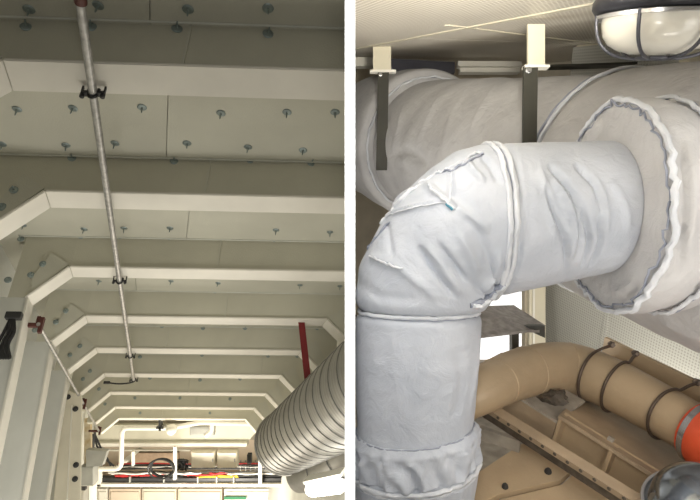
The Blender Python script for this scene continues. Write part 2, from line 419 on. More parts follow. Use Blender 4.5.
# bolted plate standing before the far posts
wp = WS[4]+.35
t = thing('bolted_plate', 'pale upright steel plate with dark bolts beside the wall frame posts', 'plate', hit_w(70, 560, wp))
pl = [hit_w(64, 388, wp), hit_w(82, 396, wp), hit_w(80, 560, wp), hit_w(48, 560, wp)]
bm = new(); slab(bm, pl, DL*.03); bmesh.ops.bevel(bm, geom=bm.edges[:], offset=.004, segments=1, affect='EDGES'); plt = finish('plate', bm, M['cream'], t)
bm = new(); bar(bm, hit_w(72, 405, wp-.006), hit_w(66, 520, wp-.006), LL, .006, .012); finish('weld_ridge', bm, M['white'], t)
for (x, y) in ((76, 465), (75, 479), (68, 397), (75.5, 409)):
    p = hit_w(x, y, wp); bm = new(); lathe(bm, p, -DL, [(0, .022), (.006, .022), (.007, .014), (.022, .014), (.023, .004)], 12); finish('bolt', bm, M['black'], plt)
# deck
bm = new(); slab(bm, [Lp(UKL-1.6, WS[0]-1.4, VF), Lp(UBR+1.6, WS[0]-1.4, VF), Lp(UBR+1.6, WEND, VF), Lp(UKL-1.6, WEND, VF)], VL*-.05)
tag(finish('floor', bm, M['floorL'], clip=-1), kind='structure')
# end bulkhead
bm = new(); slab(bm, [Lp(UKL-1.6, WEND-.05, VF), Lp(UBR+1.6, WEND-.05, VF), Lp(UBR+1.6, WEND-.05, HC+.05), Lp(UKL-1.6, WEND-.05, HC+.05)], DL*.06)
tag(finish('wall_end', bm, M['peach'], clip=-1), kind='structure')
# right wall of the left room, behind the duct
bm = new(); slab(bm, [Lp(UKR+.5, WS[2], HC), Lp(UKR+.5, WEND, HC), Lp(UKR+.5, WEND, VF), Lp(UKR+.5, WS[2], VF)], LL*.05)
tag(finish('wall_right', bm, M['wallpaint'], clip=-1), kind='structure')

# long steel conduit under the beams
CV = HB-.035
pa = hit_v(92, 86, CV); ca = Luwv(pa)
wa = ca.y-1.2; wb = Luwv(hit_v(155, 381, CV)).y
def cp(w): return Lp(ca.x, w, CV)
t = thing('steel_conduit', 'long thin steel conduit clamped lengthwise under the deck beams', 'conduit', cp(wb))
bm = new(); tube(bm, corner([cp(wa), cp(wb), cp(wb)+LL*-.02+VL*-.0], .01), .0135, 14); finish('tube', bm, M['conduit'], t, smooth=True)
for k in (0, 2, 4, 5):
    wc = WS[k]+FW*.75 if k == 0 else WS[k]+FW*.8
    bm = new()
    tube(bm, [cp(wc)+LL*x+VL*z for x, z in ((-.016, .018), (-.017, 0), (-.01, -.015), (0, -.019), (.01, -.015), (.017, 0), (.016, .018))], .005, 8)
    for s in (-1, 1):
        block(bm, cp(wc)+LL*.026*s+VL*-.002, LL, DL, VL, .024, .022, .010, .002)
        lathe(bm, cp(wc)+LL*.033*s+VL*-.004, -VL, [(0, .008), (.014, .008), (.016, .004)], 8)
        block(bm, cp(wc)+LL*.036*s+VL*.012, LL, DL, VL, .006, .014, .026)
    finish('clamp', bm, M['black'], t)
bm = new(); tube(bm, smoothpath([cp(wb)+VL*-.01, cp(wb)+LL*-.06+VL*-.025, cp(wb)+LL*-.15+VL*-.03, cp(wb)+LL*-.25+VL*-.02], 5), .008, 8); finish('cable_end', bm, M['black'], t, smooth=True)
bm = new(); block(bm, cp(wb)+LL*-.25+VL*-.02, LL, DL, VL, .06, .03, .025, .004); finish('plug', bm, M['black'], t)
# dark red coupling at the top of the picture
bm = new(); tube(bm, [hit_v(79.5, -10, CV), hit_v(81, 3, CV)], .0165, 12); finish('coupling', bm, M['redbrown'], t, smooth=True)

# wall cable
t = thing('wall_cable', 'thin grey cable conduit running down along the left wall posts', 'conduit', hit_w(31, 318, WS[2]))
wc0, wc1 = WS[2]-.0, WS[8]-.2
q0 = Luwv(hit_w(31, 318, wc0)); q1 = q0.copy()
def cq(w): return Lp(q0.x+.02, w, q0.z)
wE = Luwv(hit_v(98, 433, q0.z)).y
bm = new(); tube(bm, [cq(wc0+.1), cq(wE)], .0105, 10); finish('tube', bm, M['conduit'], t, smooth=True)
for x, y in ((30, 317), (80, 404), (96, 431)):
    w = max(Luwv(hit_v(x, y, q0.z)).y, wc0+.12)
    bm = new(); block(bm, cq(w)+LL*-.05, LL, DL, VL, .13, .03, .022, .004); block(bm, cq(w)+LL*.012, LL, DL, VL, .02, .035, .085, .004)
    block(bm, cq(w)+LL*-.01+VL*.02, LL, DL, VL, .02, .02, .06, .003)
    finish('clamp', bm, M['redbrown'], t)
# dark fitting with hanging cables at the left edge
wf = WS[2]-.12
t = thing('cable_bundle', 'dark hanging bundle of cables at the left picture edge under the first clamp', 'cable', hit_w(4, 350, wf))
for dx in (0, 3, -4, 6):
    bm = new(); tube(bm, smoothpath([hit_w(12+dx*.3, 318, wf), hit_w(8+dx, 332, wf), hit_w(2+dx, 345, wf), hit_w(5+dx*.8, 358, wf), hit_w(-4+dx, 352, wf), hit_w(-10+dx, 340, wf)], 5), .008, 8)
    finish('strand', bm, M['cable_black'], t, smooth=True)
bm = new(); block(bm, hit_w(14, 316, wf), LL, DL, VL, .08, .05, .035, .006); finish('junction', bm, M['black'], t)

# red hanger
wr = WS[3]+FW*.5
a = hit_w(301, 318, wr); b = hit_w(310, 400, wr)
bm = new(); bar(bm, a, b, LL, .045, .012); 
tag(finish('red_hanger', bm, M['red']), 'dark red flat bar hanging from a beam beside the spiral duct', 'bar')

# spiral duct
ZE = 4.5; ce = px(286, 442, ZE); RD = .250
we = Luwv(ce).y
t = thing('spiral_duct', 'large ribbed galvanised spiral duct rising to the right at the white dividing strip', 'duct', ce)
e1 = LL.copy(); e1 = (e1-DL*e1.dot(DL)).normalized(); e2 = DL.cross(e1).normalized()
NS = 620; LENG = 3.4; pitch = .15
bm = new(); rings = []; seg = 72
prof = []
for i in range(NS+1):
    s = LENG*i/NS; ring = []
    for k in range(seg):
        th = 2*math.pi*k/seg
        ph = ((s/pitch)+k/seg) % 1.0
        r = RD
        d = min(ph, 1-ph)*pitch
        r += .006*math.exp(-(d/.006)**2)                    # lock seam
        ph3 = (ph*4) % 1.0; d3 = min(ph3, 1-ph3)*pitch/4
        if d > .012: r -= .0028*math.exp(-(d3/.0035)**2)        # fine ribs between
        ring.append(bm.verts.new(ce-DL*s+(e1*math.cos(th)+e2*math.sin(th))*r))
    rings.append(ring)
for A, B in zip(rings, rings[1:]):
    for k in range(seg):
        f = bm.faces.new((A[k], A[(k+1) % seg], B[(k+1) % seg], B[k]))
bm.faces.new(rings[0])
rest = [f for f in bm.faces]
dw = finish('duct_wall', bm, M['duct'], t, smooth=True, clip=-1)
# dark crease line beside every lock seam (one helix)
pts = []
turns = LENG/pitch; NN = int(turns*48)
for j in range(NN):
    s = LENG*j/NN; th = -2*math.pi*(s/pitch) 
    pts.append(ce-DL*(s)+(e1*math.cos(th)+e2*math.sin(th))*(RD+.001))
# the lock seam sits where ph = 0  ->  k/seg = -s/pitch
bm = new(); tube(bm, [p-DL*.008 for p in pts], .0028, 5); finish('lock_seam', bm, M['duct_seam'], dw, clip=-1)
bm = new(); tube(bm, circle(ce+DL*.01, e1, e2, RD+.004, 64), .010, 10, closed=True); finish('end_collar', bm, M['duct'], t, smooth=True, clip=-1)
# onward piece below
t2 = thing('lower_duct', 'short smooth galvanised duct elbow below the spiral duct', 'duct', px(325, 462, 4.3))
pp = smoothpath([px(300, 474, 4.55), px(318, 470, 4.4), px(336, 462, 4.2), px(352, 450, 4.0), px(372, 430, 3.8)], 8)
bm = new(); tube(bm, pp, .15, 40); finish('duct_wall', bm, M['duct'], t2, smooth=True, clip=-1)
for q in (10, 20):
    tq = (pp[q+1]-pp[q-1]).normalized(); a1 = tq.orthogonal().normalized(); a2 = tq.cross(a1)
    bm = new(); tube(bm, circle(pp[q], a1, a2, .152, 48), .005, 8, closed=True); finish('seam_ring', bm, M['duct_seam'], t2, smooth=True, clip=-1)

# ---- far end of the left room
X = V((1, 0, 0)); Y = V((0, 1, 0)); Z = V((0, 0, 1))
def rbox(bm, x0, y0, x1, y1, z, d, bev=0):
    a = px(x0, y0, z); b = px(x1, y1, z); c = (a+b)/2+Y*d/2
    block(bm, c, X, Y, Z, abs(b.x-a.x), d, abs(a.z-b.z), bev); return bm
ZF = 8.0
bm = new(); rbox(bm, 88, 443.3, 247, 447, ZF, .14, .01); 
t = thing('end_girder', 'pale cross girder behind the white pipe, above the cable tray', 'beam', px(170, 447, ZF))
finish('flange', bm, M['flange'], t)
bm = new(); slab(bm, [px(100, 425, ZF+.08), px(262, 425, ZF+.08), px(246, 444, ZF+.08), px(92, 444, ZF+.08)], Y*.08); finish('web', bm, M['clad'], t)
bm = new(); rbox(bm, 92, 450, 190, 451.3, ZF, .05, .003); finish('lower_rail', bm, M['white'], t)
# white pipe run
t = thing('white_pipe', 'long white pipe bending down beside the left wall, below the farthest beams', 'pipe', px(122, 450, 7.2))
zp = 7.2
bm = new(); tube(bm, corner([px(93, 469, zp), px(121, 469, zp), px(122, 428, zp), px(170, 428, zp), px(200, 422.5, zp), px(262, 424, zp)], .09), .031, 16)
finish('tube', bm, M['white'], t, smooth=True)
bm = new(); rbox(bm, 158.5, 419, 160.5, 431, zp-.05, .1); rbox(bm, 156, 427, 163, 429, zp-.05, .1); finish('clamp', bm, M['black'], t)
bm = new(); lathe(bm, px(172, 429, zp-.06), (-.2, -1, -.15), [(-.05, .05), (.0, .068), (.05, .066), (.08, .04), (.085, .01)], 24); finish('valve', bm, M['white'], t, smooth=True)
bm = new(); tube(bm, corner([px(212, 423, zp), px(212, 431, zp), px(205, 436, zp)], .04), .03, 12); finish('branch', bm, M['white'], t, smooth=True)
bm = new(); rbox(bm, 189, 426.5, 214, 436.5, 7.6, .12, .03)
tag(finish('ceiling_box', bm, M['grey']), 'rounded grey box under the white pipe in front of the end girder', 'box')
# cabinets
for i, (x0, x1, lab) in enumerate(((191, 215, 'cream wall cabinet, left one of the pair above the cable tray'), (217, 237, 'cream wall cabinet, right one of the pair above the cable tray'))):
    t = thing('wall_cabinet', lab, 'cabinet', px((x0+x1)/2, 468, 7.9), 'pair of cream cabinets at the far end')
    bm = new(); rbox(bm, x0, 452, x1, 468, 7.9, .15, .01); finish('body', bm, M['cream'], t)
    bm = new(); rbox(bm, x0+1, 453, x1-1, 467, 7.88, .02, .004); dr = finish('door', bm, M['cream'], t)
    bm = new(); rbox(bm, x1-3, 459, x1-2, 462, 7.865, .015); finish('latch', bm, M['grey'], dr)
bm = new(); rbox(bm, 134, 453, 178, 470, 8.6, .1); tag(finish('brown_panel', bm, M['rust']), 'brown panel at the far end behind the black cable coil', 'panel')
bm = new(); slab(bm, [px(116, 466, 8.2), px(137, 449, 8.2), px(140, 451, 8.2), px(121, 468, 8.2)], Y*.1); tag(finish('corner_brace', bm, M['white']), 'small white slanting brace right of the pipe drop', 'brace')
# second, higher tray
t = thing('upper_cable_tray', 'upper cable tray with dark and orange cables behind the coil', 'tray', px(160, 468, 8.1))
bm = new(); rbox(bm, 118, 468.6, 300, 469.6, 8.1, .05); finish('rail', bm, M['black'], t)
for j in range(5):
    y = 463.8+.8*j
    pts = [px(118+x*12, y+random.uniform(-.7, .5), 8.06) for x in range(15)]
    bm = new(); tube(bm, smoothpath(pts, 3), .009, 6); finish('cable', bm, M[('cable_red', 'cable_black', 'cable_black', 'cable_black', 'cable_white')[j]], t, smooth=True)
# main cable tray
t = thing('cable_tray', 'long black cable tray on a white rail across the far end, carrying coloured cables', 'tray', px(195, 485, 7.6))
bm = new(); rbox(bm, 98, 478.3, 306, 483.3, 7.6, .10); finish('tray', bm, M['black'], t)
bm = new(); rbox(bm, 94, 484, 306, 487.2, 7.55, .10, .008); finish('rail', bm, M['white'], t)
for x in (129, 163, 197, 216, 233, 284):
    bm = new(); rbox(bm, x, 477, x+1.2, 484.5, 7.57, .03); finish('rung', bm, M['grey'], t)
for x in (98, 302):
    bm = new(); rbox(bm, x-1, 470, x+2.5, 487, 7.55, .06); finish('end_post', bm, M['white'], t)
# cables lying in the tray
cabs = [('cable_red', 116, 132, 476, 5), ('cable_red', 133, 165, 475.5, 4), ('cable_white', 110, 200, 473.5, 2), ('cable_red', 185, 214, 475, 5), ('cable_yellow', 196, 236, 476.6, 7), ('cable_red', 212, 226, 473.6, 4), ('cable_black', 238, 300, 476, 5),
        ('cable_white', 228, 296, 474, 5), ('cable_black', 100, 300, 472, 1), ('cable_black', 140, 180, 477, 3)]
CN = {'cable_red': 'red', 'cable_white': 'white', 'cable_yellow': 'yellow', 'cable_black': 'black'}
for ci, (m, x0, x1, y, cnt) in enumerate(cabs):
    for j in range(cnt):
        n_ = max(4, int((x1-x0)/8)); jx = random.uniform(-3, 3)
        pts = [px(x0+jx+(x1-x0)*i/n_, y+random.uniform(-1.1, .9), 7.60+j*.012) for i in range(n_+1)]
        bm = new(); tube(bm, smoothpath(pts, 3), .011 if m != 'cable_black' else .009, 6)
        o = finish('cable', bm, M[m], smooth=True)
        where = {0: 'near the left end of the tray', 1: 'below the black coil', 2: 'along the left half of the tray', 3: 'left of the yellow cables', 4: 'below the cream cabinets', 5: 'above the yellow cables', 6: 'right of the yellow cables', 7: 'in front of the duct end', 8: 'along the top of the whole tray', 9: 'beneath the black coil'}[ci]
        tag(o, f'{CN[m]} cable lying in the far cable tray, {where}', 'cable', f'{CN[m]} tray cables {where}')
# hangers
for (x, y0, y1, w_, lab) in ((174.5, 447, 480, 3, 'white upright hanger bar beside the black cable coil'), (260, 441, 486, 3.4, 'white upright hanger bar left of the duct end'), (132.5, 452, 466, 2.2, 'short white upright bar right of the pipe drop')):
    bm = new(); rbox(bm, x-w_/2, y0, x+w_/2, y1, 7.5, .05, .004); tag(finish('hanger_bar', bm, M['white']), lab, 'bar')
# coil
cc = px(162, 468, 7.5)
bm = new()
pts = []
for i in range(120):
    th = i/120*2*math.pi*3; r = 1+.08*math.sin(th*.37)
    pts.append(cc+X*(.17*r*math.cos(th))+Z*(.13*r*math.sin(th))+Y*(-.05+i*.0009))
tube(bm, pts, .012, 7); tag(finish('cable_coil', bm, M['cable_black'], smooth=True), 'loose black coil of cable looped above the far cable tray', 'cable')
# dark clutter of cables right of coil and behind
t = thing('cable_knot', 'tangle of dark grey cables between the coil and the cream cabinets', 'cable', px(182, 466, 7.9))
for j in range(9):
    pts = [px(172+random.uniform(0, 16), 459+random.uniform(0, 12), 7.9+random.uniform(-.1, .1)) for _ in range(5)]
    bm = new(); tube(bm, smoothpath(pts, 5), .012, 6); finish('strand', bm, M['cable_black'], t, smooth=True)
t = thing('cable_rack', 'dark rack of short uprights at the far right behind the duct end', 'rack', px(265, 470, 8.1))
bm = new(); rbox(bm, 238, 465, 300, 469.5, 8.15, .1); finish('back', bm, M['rail'], t)
for x in range(240, 300, 5):
    bm = new(); rbox(bm, x, 461, x+1, 471, 8.1, .03); finish('upright', bm, M['grey'], t)
bm = new(); rbox(bm, 247, 455, 251, 464, 8.0, .1); tag(finish('dark_switch', bm, M['black']), 'small dark switch box between the cabinets and the duct end', 'switch')
# left: tan strip, grey box and bracket
bm = new(); rbox(bm, 84, 419, 90.5, 464, 6.6, .05, .006); tag(finish('tan_strip', bm, M['tan']), 'stained tan upright strip beside the bolted plate', 'strip')
bm = new(); slab(bm, [px(86, 450, 6.5), px(107, 451, 6.5), px(102, 466, 6.5), px(86, 467, 6.5)], Y*.08); tag(finish('bracket_box', bm, M['grey']), 'grey wedge shaped bracket in front of the tan strip', 'bracket')
bm = new(); rbox(bm, 79, 467, 93, 486, 6.5, .15, .01); tag(finish('junction_box', bm, M['grey']), 'grey square junction box under the tan strip', 'box')
bm = new(); rbox(bm, 78, 488, 85, 490.5, 6.5, .05); tag(finish('handle_slot', bm, M['black']), 'small dark slot below the grey junction box', 'slot')
t = thing('looped_cable', 'pair of dark cables sagging from the last wall clamp to the tray', 'cable', px(100, 450, 6.9))
for dx in (0, 3):
    bm = new(); tube(bm, smoothpath([px(95, 432+dx, 6.9), px(97+dx, 446, 6.9), px(105, 455+dx, 6.9), px(111+dx, 466, 6.9)], 6), .013, 8); finish('strand', bm, M['cable_black'], t, smooth=True)
bm = new(); tube(bm, smoothpath([px(94, 434, 6.9), px(93, 446, 6.9), px(93, 456, 6.9)], 6), .02, 8); finish('sleeve', bm, M['black'], t, smooth=True)
# white door frame under the tray end and bright wall units behind
bm = new(); rbox(bm, 89, 486, 93.5, 560, 7.3, .1, .005); tag(finish('trim_1', bm, M['white']), kind='structure')
units = [(97, 107, 'white', 'white'), (109, 140, 'peach', 'peach'), (142, 176, 'cream', 'cream'), (178, 222, 'peach', 'peach coloured'), (224, 300, 'white', 'long white')]
for i, (x0, x1, m, cn) in enumerate(units):
    t = thing('locker', f'{cn} locker front under the tray, ' + ('beside the door frame', 'second from the door frame', 'third from the door frame', 'fourth from the door frame', 'below the duct end')[i], 'locker', px((x0+x1)/2, 540, 8.4))
    bm = new(); rbox(bm, x0, 489, x1, 540, 8.4, .3, .01); finish('body', bm, M[m], t)
    bm = new(); rbox(bm, x0+1.5, 492, x1-1.5, 538, 8.37, .04, .01); finish('door', bm, M[m], t)
bm = new(); rbox(bm, 224, 497, 246, 499.5, 8.3, .03); tag(finish('green_sign', bm, M['green']), 'thin green strip on the long white locker', 'strip')
# lit lamp
t = thing('lit_lamp', 'glowing white lamp under the duct at the bottom right of the left room', 'lamp', px(325, 490, 3.3))
la = px(306, 490, 3.3); lb_ = px(344, 485, 3.2); bm = new(); lathe(bm, la, lb_-la, [(.0, .004), (.004, .018), (.014, .032), (.03, .041), (.06, .046), ((lb_-la).length-.03, .046), ((lb_-la).length, .03)], 24); finish('tube', bm, M['tube_lit'], t, smooth=True)
bm = new(); bar(bm, px(306, 480, 3.36), px(343, 472, 3.26), Y, .08, .02); finish('reflector', bm, M['white'], t)

# ================================================================== RIGHT ROOM
def Rp(b, d, v): return BR*b + DR*d + VR*v
HR = .20
def hit_c(x, y, off=0): return hit_plane(x, y, VR*(HR+off), VR)
# ceiling sheets
bm = new(); slab(bm, [Rp(-1.2, -.6, HR+.02), Rp(3.2, -.6, HR+.02), Rp(3.2, 5.6, HR+.02), Rp(-1.2, 5.6, HR+.02)], VR*.03)
cr_ = tag(finish('ceiling_right', bm, M['creamR'], clip=1), kind='structure')
sA = hit_c(355, 45); sB = hit_c(600, 9); dB = (sB-sA).normalized(); bA = sA.dot(BR); bB = sB.dot(BR)
bs = (bA+bB)/2
crossd = hit_c(447, 26).dot(DR)
for (b0, b1, d0, d1) in ((-1.2, bs-.004, -.5, 2.6), (-1.2, bs-.004, 2.61, 5.5), (bs+.004, 3.1, -.5, .9), (bs+.004, 3.1, .908, 2.2), (bs+.004, 3.1, 2.208, 5.5)):
    bm = new(); slab(bm, [Rp(b0, d0, HR), Rp(b1, d0, HR), Rp(b1, d1, HR), Rp(b0, d1, HR)], VR*.018)
    finish('perforated_sheet', bm, M['perf_ceiling'], cr_, clip=1, uvax=(BR, DR))
bm = new(); bar(bm, Rp(bs, .4, HR-.001), Rp(bs, 5.2, HR-.001), BR, .022, .005); finish('joint_cover', bm, M['creamR'], cr_, clip=1)
a = hit_c(447, 25, -.001); b = hit_c(590, 43, -.001); bm = new(); bar(bm, a, b, DR, .02, .005); finish('joint_cover', bm, M['creamR'], cr_, clip=1)
# back wall and its things
bm = new(); slab(bm, [px(352, -60, 5.0), px(760, -60, 5.0), px(760, 420, 5.0), px(352, 420, 5.0)], Y*.06)
tag(finish('wall_back', bm, M['tanwall'], clip=1), kind='structure')
bm = new(); rbox(bm, 458, 61, 522, 66, 3.7, .06); rbox(bm, 460, 66, 520, 72, 3.74, .06)
tag(finish('cross_rail', bm, M['white']), 'white rail seen in the gap between ceiling and big lagged pipe', 'rail')
bm = new(); rbox(bm, 352, 57, 374, 66, 3.6, .06, .004); tag(finish('short_rail', bm, M['white']), 'short white rail at the dividing strip above the left end of the big pipe', 'rail')
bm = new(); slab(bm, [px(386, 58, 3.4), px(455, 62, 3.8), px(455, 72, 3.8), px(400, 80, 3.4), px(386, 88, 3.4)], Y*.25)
tag(finish('dark_duct', bm, M['bluegrey']), 'dark blue-grey duct above the left end of the big pipe', 'duct')
# right wall, perforated, with column at its end
BW = 1.97
def hit_b(x, y, b=BW): return hit_plane(x, y, BR*b, BR)
wl0 = hit_b(545, 300).dot(DR)
bm = new(); slab(bm, [Rp(BW+.02, -.6, -2), Rp(BW+.02, wl0, -2), Rp(BW+.02, wl0, HR), Rp(BW+.02, -.6, HR)], BR*.04)
wr_ = tag(finish('wall_perforated', bm, M['creamR']), kind='structure')
ws = hit_b(608, 310).dot(DR)
for (d0, d1) in ((ws+.006, wl0), (-.1, ws-.006), (-.6, -.11)):
    bm = new(); slab(bm, [Rp(BW, d0, -2), Rp(BW, d1, -2), Rp(BW, d1, HR-.01), Rp(BW, d0, HR-.01)], BR*.018)
    finish('perforated_sheet', bm, M['perf_wall'], wr_, uvax=(DR, VR))
bm = new(); bar(bm, Rp(BW-.002, ws, -2), Rp(BW-.002, ws, HR-.02), DR, .03, .006); finish('joint_cover', bm, M['perf_wall'], wr_, uvax=(DR, VR))
t = thing('cream_column', 'cream steel column beside the bright opening, under the big lagged pipe', 'column', px(535, 420, 2.6))
zc = 2.85
bm = new(); rbox(bm, 529, 120, 546, 470, zc, .10, .008); finish('box_section', bm, M['creamR'], t)
bm = new(); rbox(bm, 533, 120, 535, 470, zc-.008, .02); finish('groove_strip', bm, M['white'], t)
bm = new(); rbox(bm, 525, 120, 529.3, 470, zc+.03, .06, .004); finish('side_strip', bm, M['tanwall'], t)
# bright window behind
t = tag(finish('window_1', slab(new(), [px(470, 262, 3.5), px(526, 262, 3.5), px(526, 425, 3.5), px(470, 425, 3.5)], Y*.02), M['window']), kind='structure')
bm = new()
for (x0, y0, x1, y1) in ((466, 258, 530, 262), (466, 425, 530, 429), (466, 258, 470, 429), (526, 258, 530, 429)): rbox(bm, x0, y0, x1, y1, 3.47, .06)
finish('window_frame', bm, M['creamR'], t)

# ---- insulated bags: surfaces first, folds pressed in afterwards
def bag_rings(frames, rfun, seg):
    """frames: (centre, e1, e2, radius)"""
    bm = new(); rings = []
    for i, (c, a, b, r) in enumerate(frames):
        ring = []
        for k in range(seg):
            th = 2*math.pi*k/seg; q = r+rfun(i, th, c)
            ring.append(bm.verts.new(c+a*math.cos(th)*q+b*math.sin(th)*q))
        rings.append(ring)
    for A, B in zip(rings, rings[1:]):
        for k in range(seg): bm.faces.new((A[k], A[(k+1) % seg], B[(k+1) % seg], B[k]))
    bm.faces.new(rings[0][::-1]); bm.faces.new(rings[-1]); bm.normal_update(); return bm
def onto(bvh, poly, lift=0, n=10):
    """picture polyline laid onto a surface"""
    out = []
    P = [V((x, y, 0)) for x, y in poly]; P = smoothpath(P, n) if len(P) > 2 else [P[0].lerp(P[1], i/n) for i in range(n+1)]
    for p in P:
        d = px(p.x, p.y, 1).normalized(); h = bvh.ray_cast(V((0, 0, 0)), d)
        if h[0] is not None: out.append(h[0]+h[1]*lift*(1 if h[1].dot(d) < 0 else -1))
    return out
def press(bm, folds, bvh):
    """folds: (picture polyline, amplitude, width); plus = ridge, minus = crease"""
    bm.normal_update()
    for poly, amp, wd_ in folds:
        pts = onto(bvh, poly)
        if len(pts) < 2: continue
        segs = [(a, b) for a, b in zip(pts, pts[1:])]; tot = len(segs)
        lo = V((min(p[i] for p in pts) for i in range(3))); hi = V((max(p[i] for p in pts) for i in range(3)))
        for v in bm.verts:
            c = v.co
            if any(c[i] < lo[i]-3*wd_ or c[i] > hi[i]+3*wd_ for i in range(3)): continue
            best = 9; bi = 0; bd = None
            for i, (a, b) in enumerate(segs):
                ab = b-a; L2 = ab.length_squared
                if L2 < 1e-12: continue
                tt = max(0, min(1, (c-a).dot(ab)/L2)); d = (c-(a+ab*tt)).length
                if d < best: best = d; bi = i+tt
            u = bi/tot; taper = min(1, 4*u, 4*(1-u))**.7 if 0 < u < 1 else 0
            v.co = c+v.normal*amp*1.55*taper*math.exp(-(best/wd_)**2)
def cord(name, pts, r, m, parent, wob=.0, closed=False, seg=7):
    pts = [p+V((noise.noise(p*90), noise.noise(p*90+V((7, 0, 0))), noise.noise(p*90+V((0, 9, 0)))))*wob for p in pts]
    bm = new(); tube(bm, pts, r, seg, closed=closed, rf=lambda i, n, th: 1+.25*noise.noise(V((i*.9, th, 2)))); return finish(name, bm, m, parent, smooth=True, clip=1)

# main pipe
RM = .37; A0 = V((1.085, 1.34, .07))
e1m = -BR; e1m = (e1m-DR*e1m.dot(DR)).normalized(); e2m = DR.cross(e1m)
t = thing('lagged_main_pipe', 'big horizontal pipe wrapped in warm grey cloth lagging, running back under the ceiling', 'pipe', A0-VR*RM)
def mainframe(d, r): return (A0+DR*d, e1m, e2m, r)
def msec(name, d0, d1, r0, r1, mt, sd, folds=()):
    N_ = 70
    fr = []
    for i in range(N_+1):
        u = i/N_; d = d0+(d1-d0)*u; ed = min(u, 1-u)*(d1-d0)
        r = r0+(r1-r0)*u-.030*math.exp(-ed/.016)
        fr.append(mainframe(d, r))
    f = lambda i, th, c: .010*noise.noise(c*4+V((sd, 0, 0)))+.004*noise.noise(c*14)+.003*math.sin(th*3+fr[i][0].y*22+3*noise.noise(c*3))
    bm = bag_rings(fr, f, 120); bvh = BVHTree.FromBMesh(bm)
    press(bm, folds, bvh); finish(name, bm, mt, t, smooth=True, clip=1); return bvh
b1 = msec('lagging_bag', .55, 1.90, RM-.005, RM-.015, M['fab2'], 1, [([(405, 100), (398, 130), (392, 155)], .006, .02), ([(440, 95), (425, 125), (415, 150)], .006, .014), ([(470, 85), (452, 115), (442, 150)], .006, .012), ([(500, 80), (480, 110), (468, 140)], .006, .012),
     ([(392, 155), (410, 152), (430, 168)], -.010, .02), ([(395, 165), (415, 175)], -.008, .016)])
b2 = msec('lagging_bag', -.75, .54, RM+.015, RM+.01, M['fab2'], 5, [([(570, 100), (560, 120), (552, 140)], .005, .012), ([(600, 85), (640, 78), (690, 90)], -.004, .02), ([(660, 320), (680, 330), (699, 337)], .008, .014)])
b3 = msec('lagging_bag', 1.91, 2.6, RM+.05, RM+.03, M['fab2'], 9)
for d, r, wob in ((.545, RM+.004, .010), (1.905, RM-.0, .012)):
    c, a, b, _ = mainframe(d, 0)
    cord('seam_cord', circle(c-DR*.012, a, b, r+.008, 90, .008, 3), .006, M['cord'], t, .004, True)
    cord('dark_stitching', circle(c+DR*.004, a, b, r+.006, 90, .008, 3), .0045, M['stitch'], t, .006, True)

# branch drum + limb + elbow
h = V((.9995, .03, 0)).normalized(); B0 = V((.03, -.9995, 0)).normalized()
S0 = V((.160, 1.268, -.143)); RB = .163; RZ = .210
CD = V((.612, 1.28, .102))
t2 = thing('flange_cover', 'round drum shaped lagging cover with a frayed seam where the branch meets the big pipe', 'cover', CD)
fr = []
RDm = .245
for (d, r) in [(-.004, .01), (-.004, .06), (-.003, .12), (-.001, .18), (.0, .215), (.001, RDm-.012), (.006, RDm-.003), (.016, RDm+.002)]+[(.016+.016*i, RDm+.006*math.sin(i*.8)) for i in range(1, 9)]+[(.152, RDm-.005), (.16, RDm-.03)]:
    fr.append((CD+h*d, -B0, Z, r))
fr2 = []
for a, b in zip(fr, fr[1:]):
    for k in range(3):
        u = k/3; fr2.append((a[0].lerp(b[0], u), a[1], a[2], a[3]*(1-u)+b[3]*u))
fr2.append(fr[-1])
bm = bag_rings(fr2, lambda i, th, c: .005*noise.noise(c*11)+.004*noise.noise(V((th*2, 0, 4))), 120); bvh = BVHTree.FromBMesh(bm)
press(bm, [([(600, 120), (590, 140), (582, 150)], .006, .010), ([(640, 285), (632, 295), (625, 306)], -.006, .010), ([(655, 120), (662, 150), (668, 200)], -.005, .01), ([(690, 150), (693, 200), (686, 260)], .007, .012),
           ([(678, 130), (684, 170), (684, 230), (674, 280)], -.006, .01), ([(610, 285), (622, 292), (640, 280)], .006, .01)], bvh)
finish('drum_cloth', bm, M['fab2'], t2, smooth=True, clip=1)
cord('seam_cord', circle(CD+h*.004, -B0, Z, RDm+.001, 110, .012, 5), .007, M['cord'], t2, .007, True)
cord('dark_stitching', circle(CD+h*-.002, -B0, Z, RDm-.010, 110, .012, 5), .0026, M['stitch'], t2, .010, True)
cord('seam_cord', circle(CD+h*.105, -B0, Z, RDm+.006, 110, .008, 8), .005, M['cord'], t2, .006, True)
cord('dark_stitching', circle(CD+h*.115, -B0, Z, RDm+.004, 110, .008, 8), .0035, M['stitch'], t2, .006, True)

t3 = thing('lagged_elbow', 'silver-grey cloth lagged pipe elbow dropping to the floor in the foreground of the right room', 'pipe', S0-Z*.8)
def elbow_frame(s):
    """s: 0..1 upright, 1..2 bend, 2..3 level limb"""
    if s <= 1: return S0+Z*(-.30*(1-s))-h*(.010*(1-s)), B0, -h, .133+.014*s+.002*math.sin(s*3)
    if s <= 2:
        f = (s-1)*math.pi/2; c = S0+h*RB
        return c-h*(RB*math.cos(f))+Z*(RZ*math.sin(f)), B0, -h*math.cos(f)+Z*math.sin(f), .147+.033*(s-1)**.8+.006*math.sin((s-1)*math.pi)
    S1 = S0+h*RB+Z*RZ; u = s-2; e = CD+h*.002
    return S1.lerp(e, u), B0, Z, .180-.026*u
def rad_extra(s):
    r = 0
    for s0, a, w in ((1.0, .007, .04), (2.07, .006, .03)): r -= a*math.exp(-((s-s0)/w)**2)
    for s0 in (1.36, 1.70): r -= .006*math.exp(-((s-s0)/.05)**2)
    return r
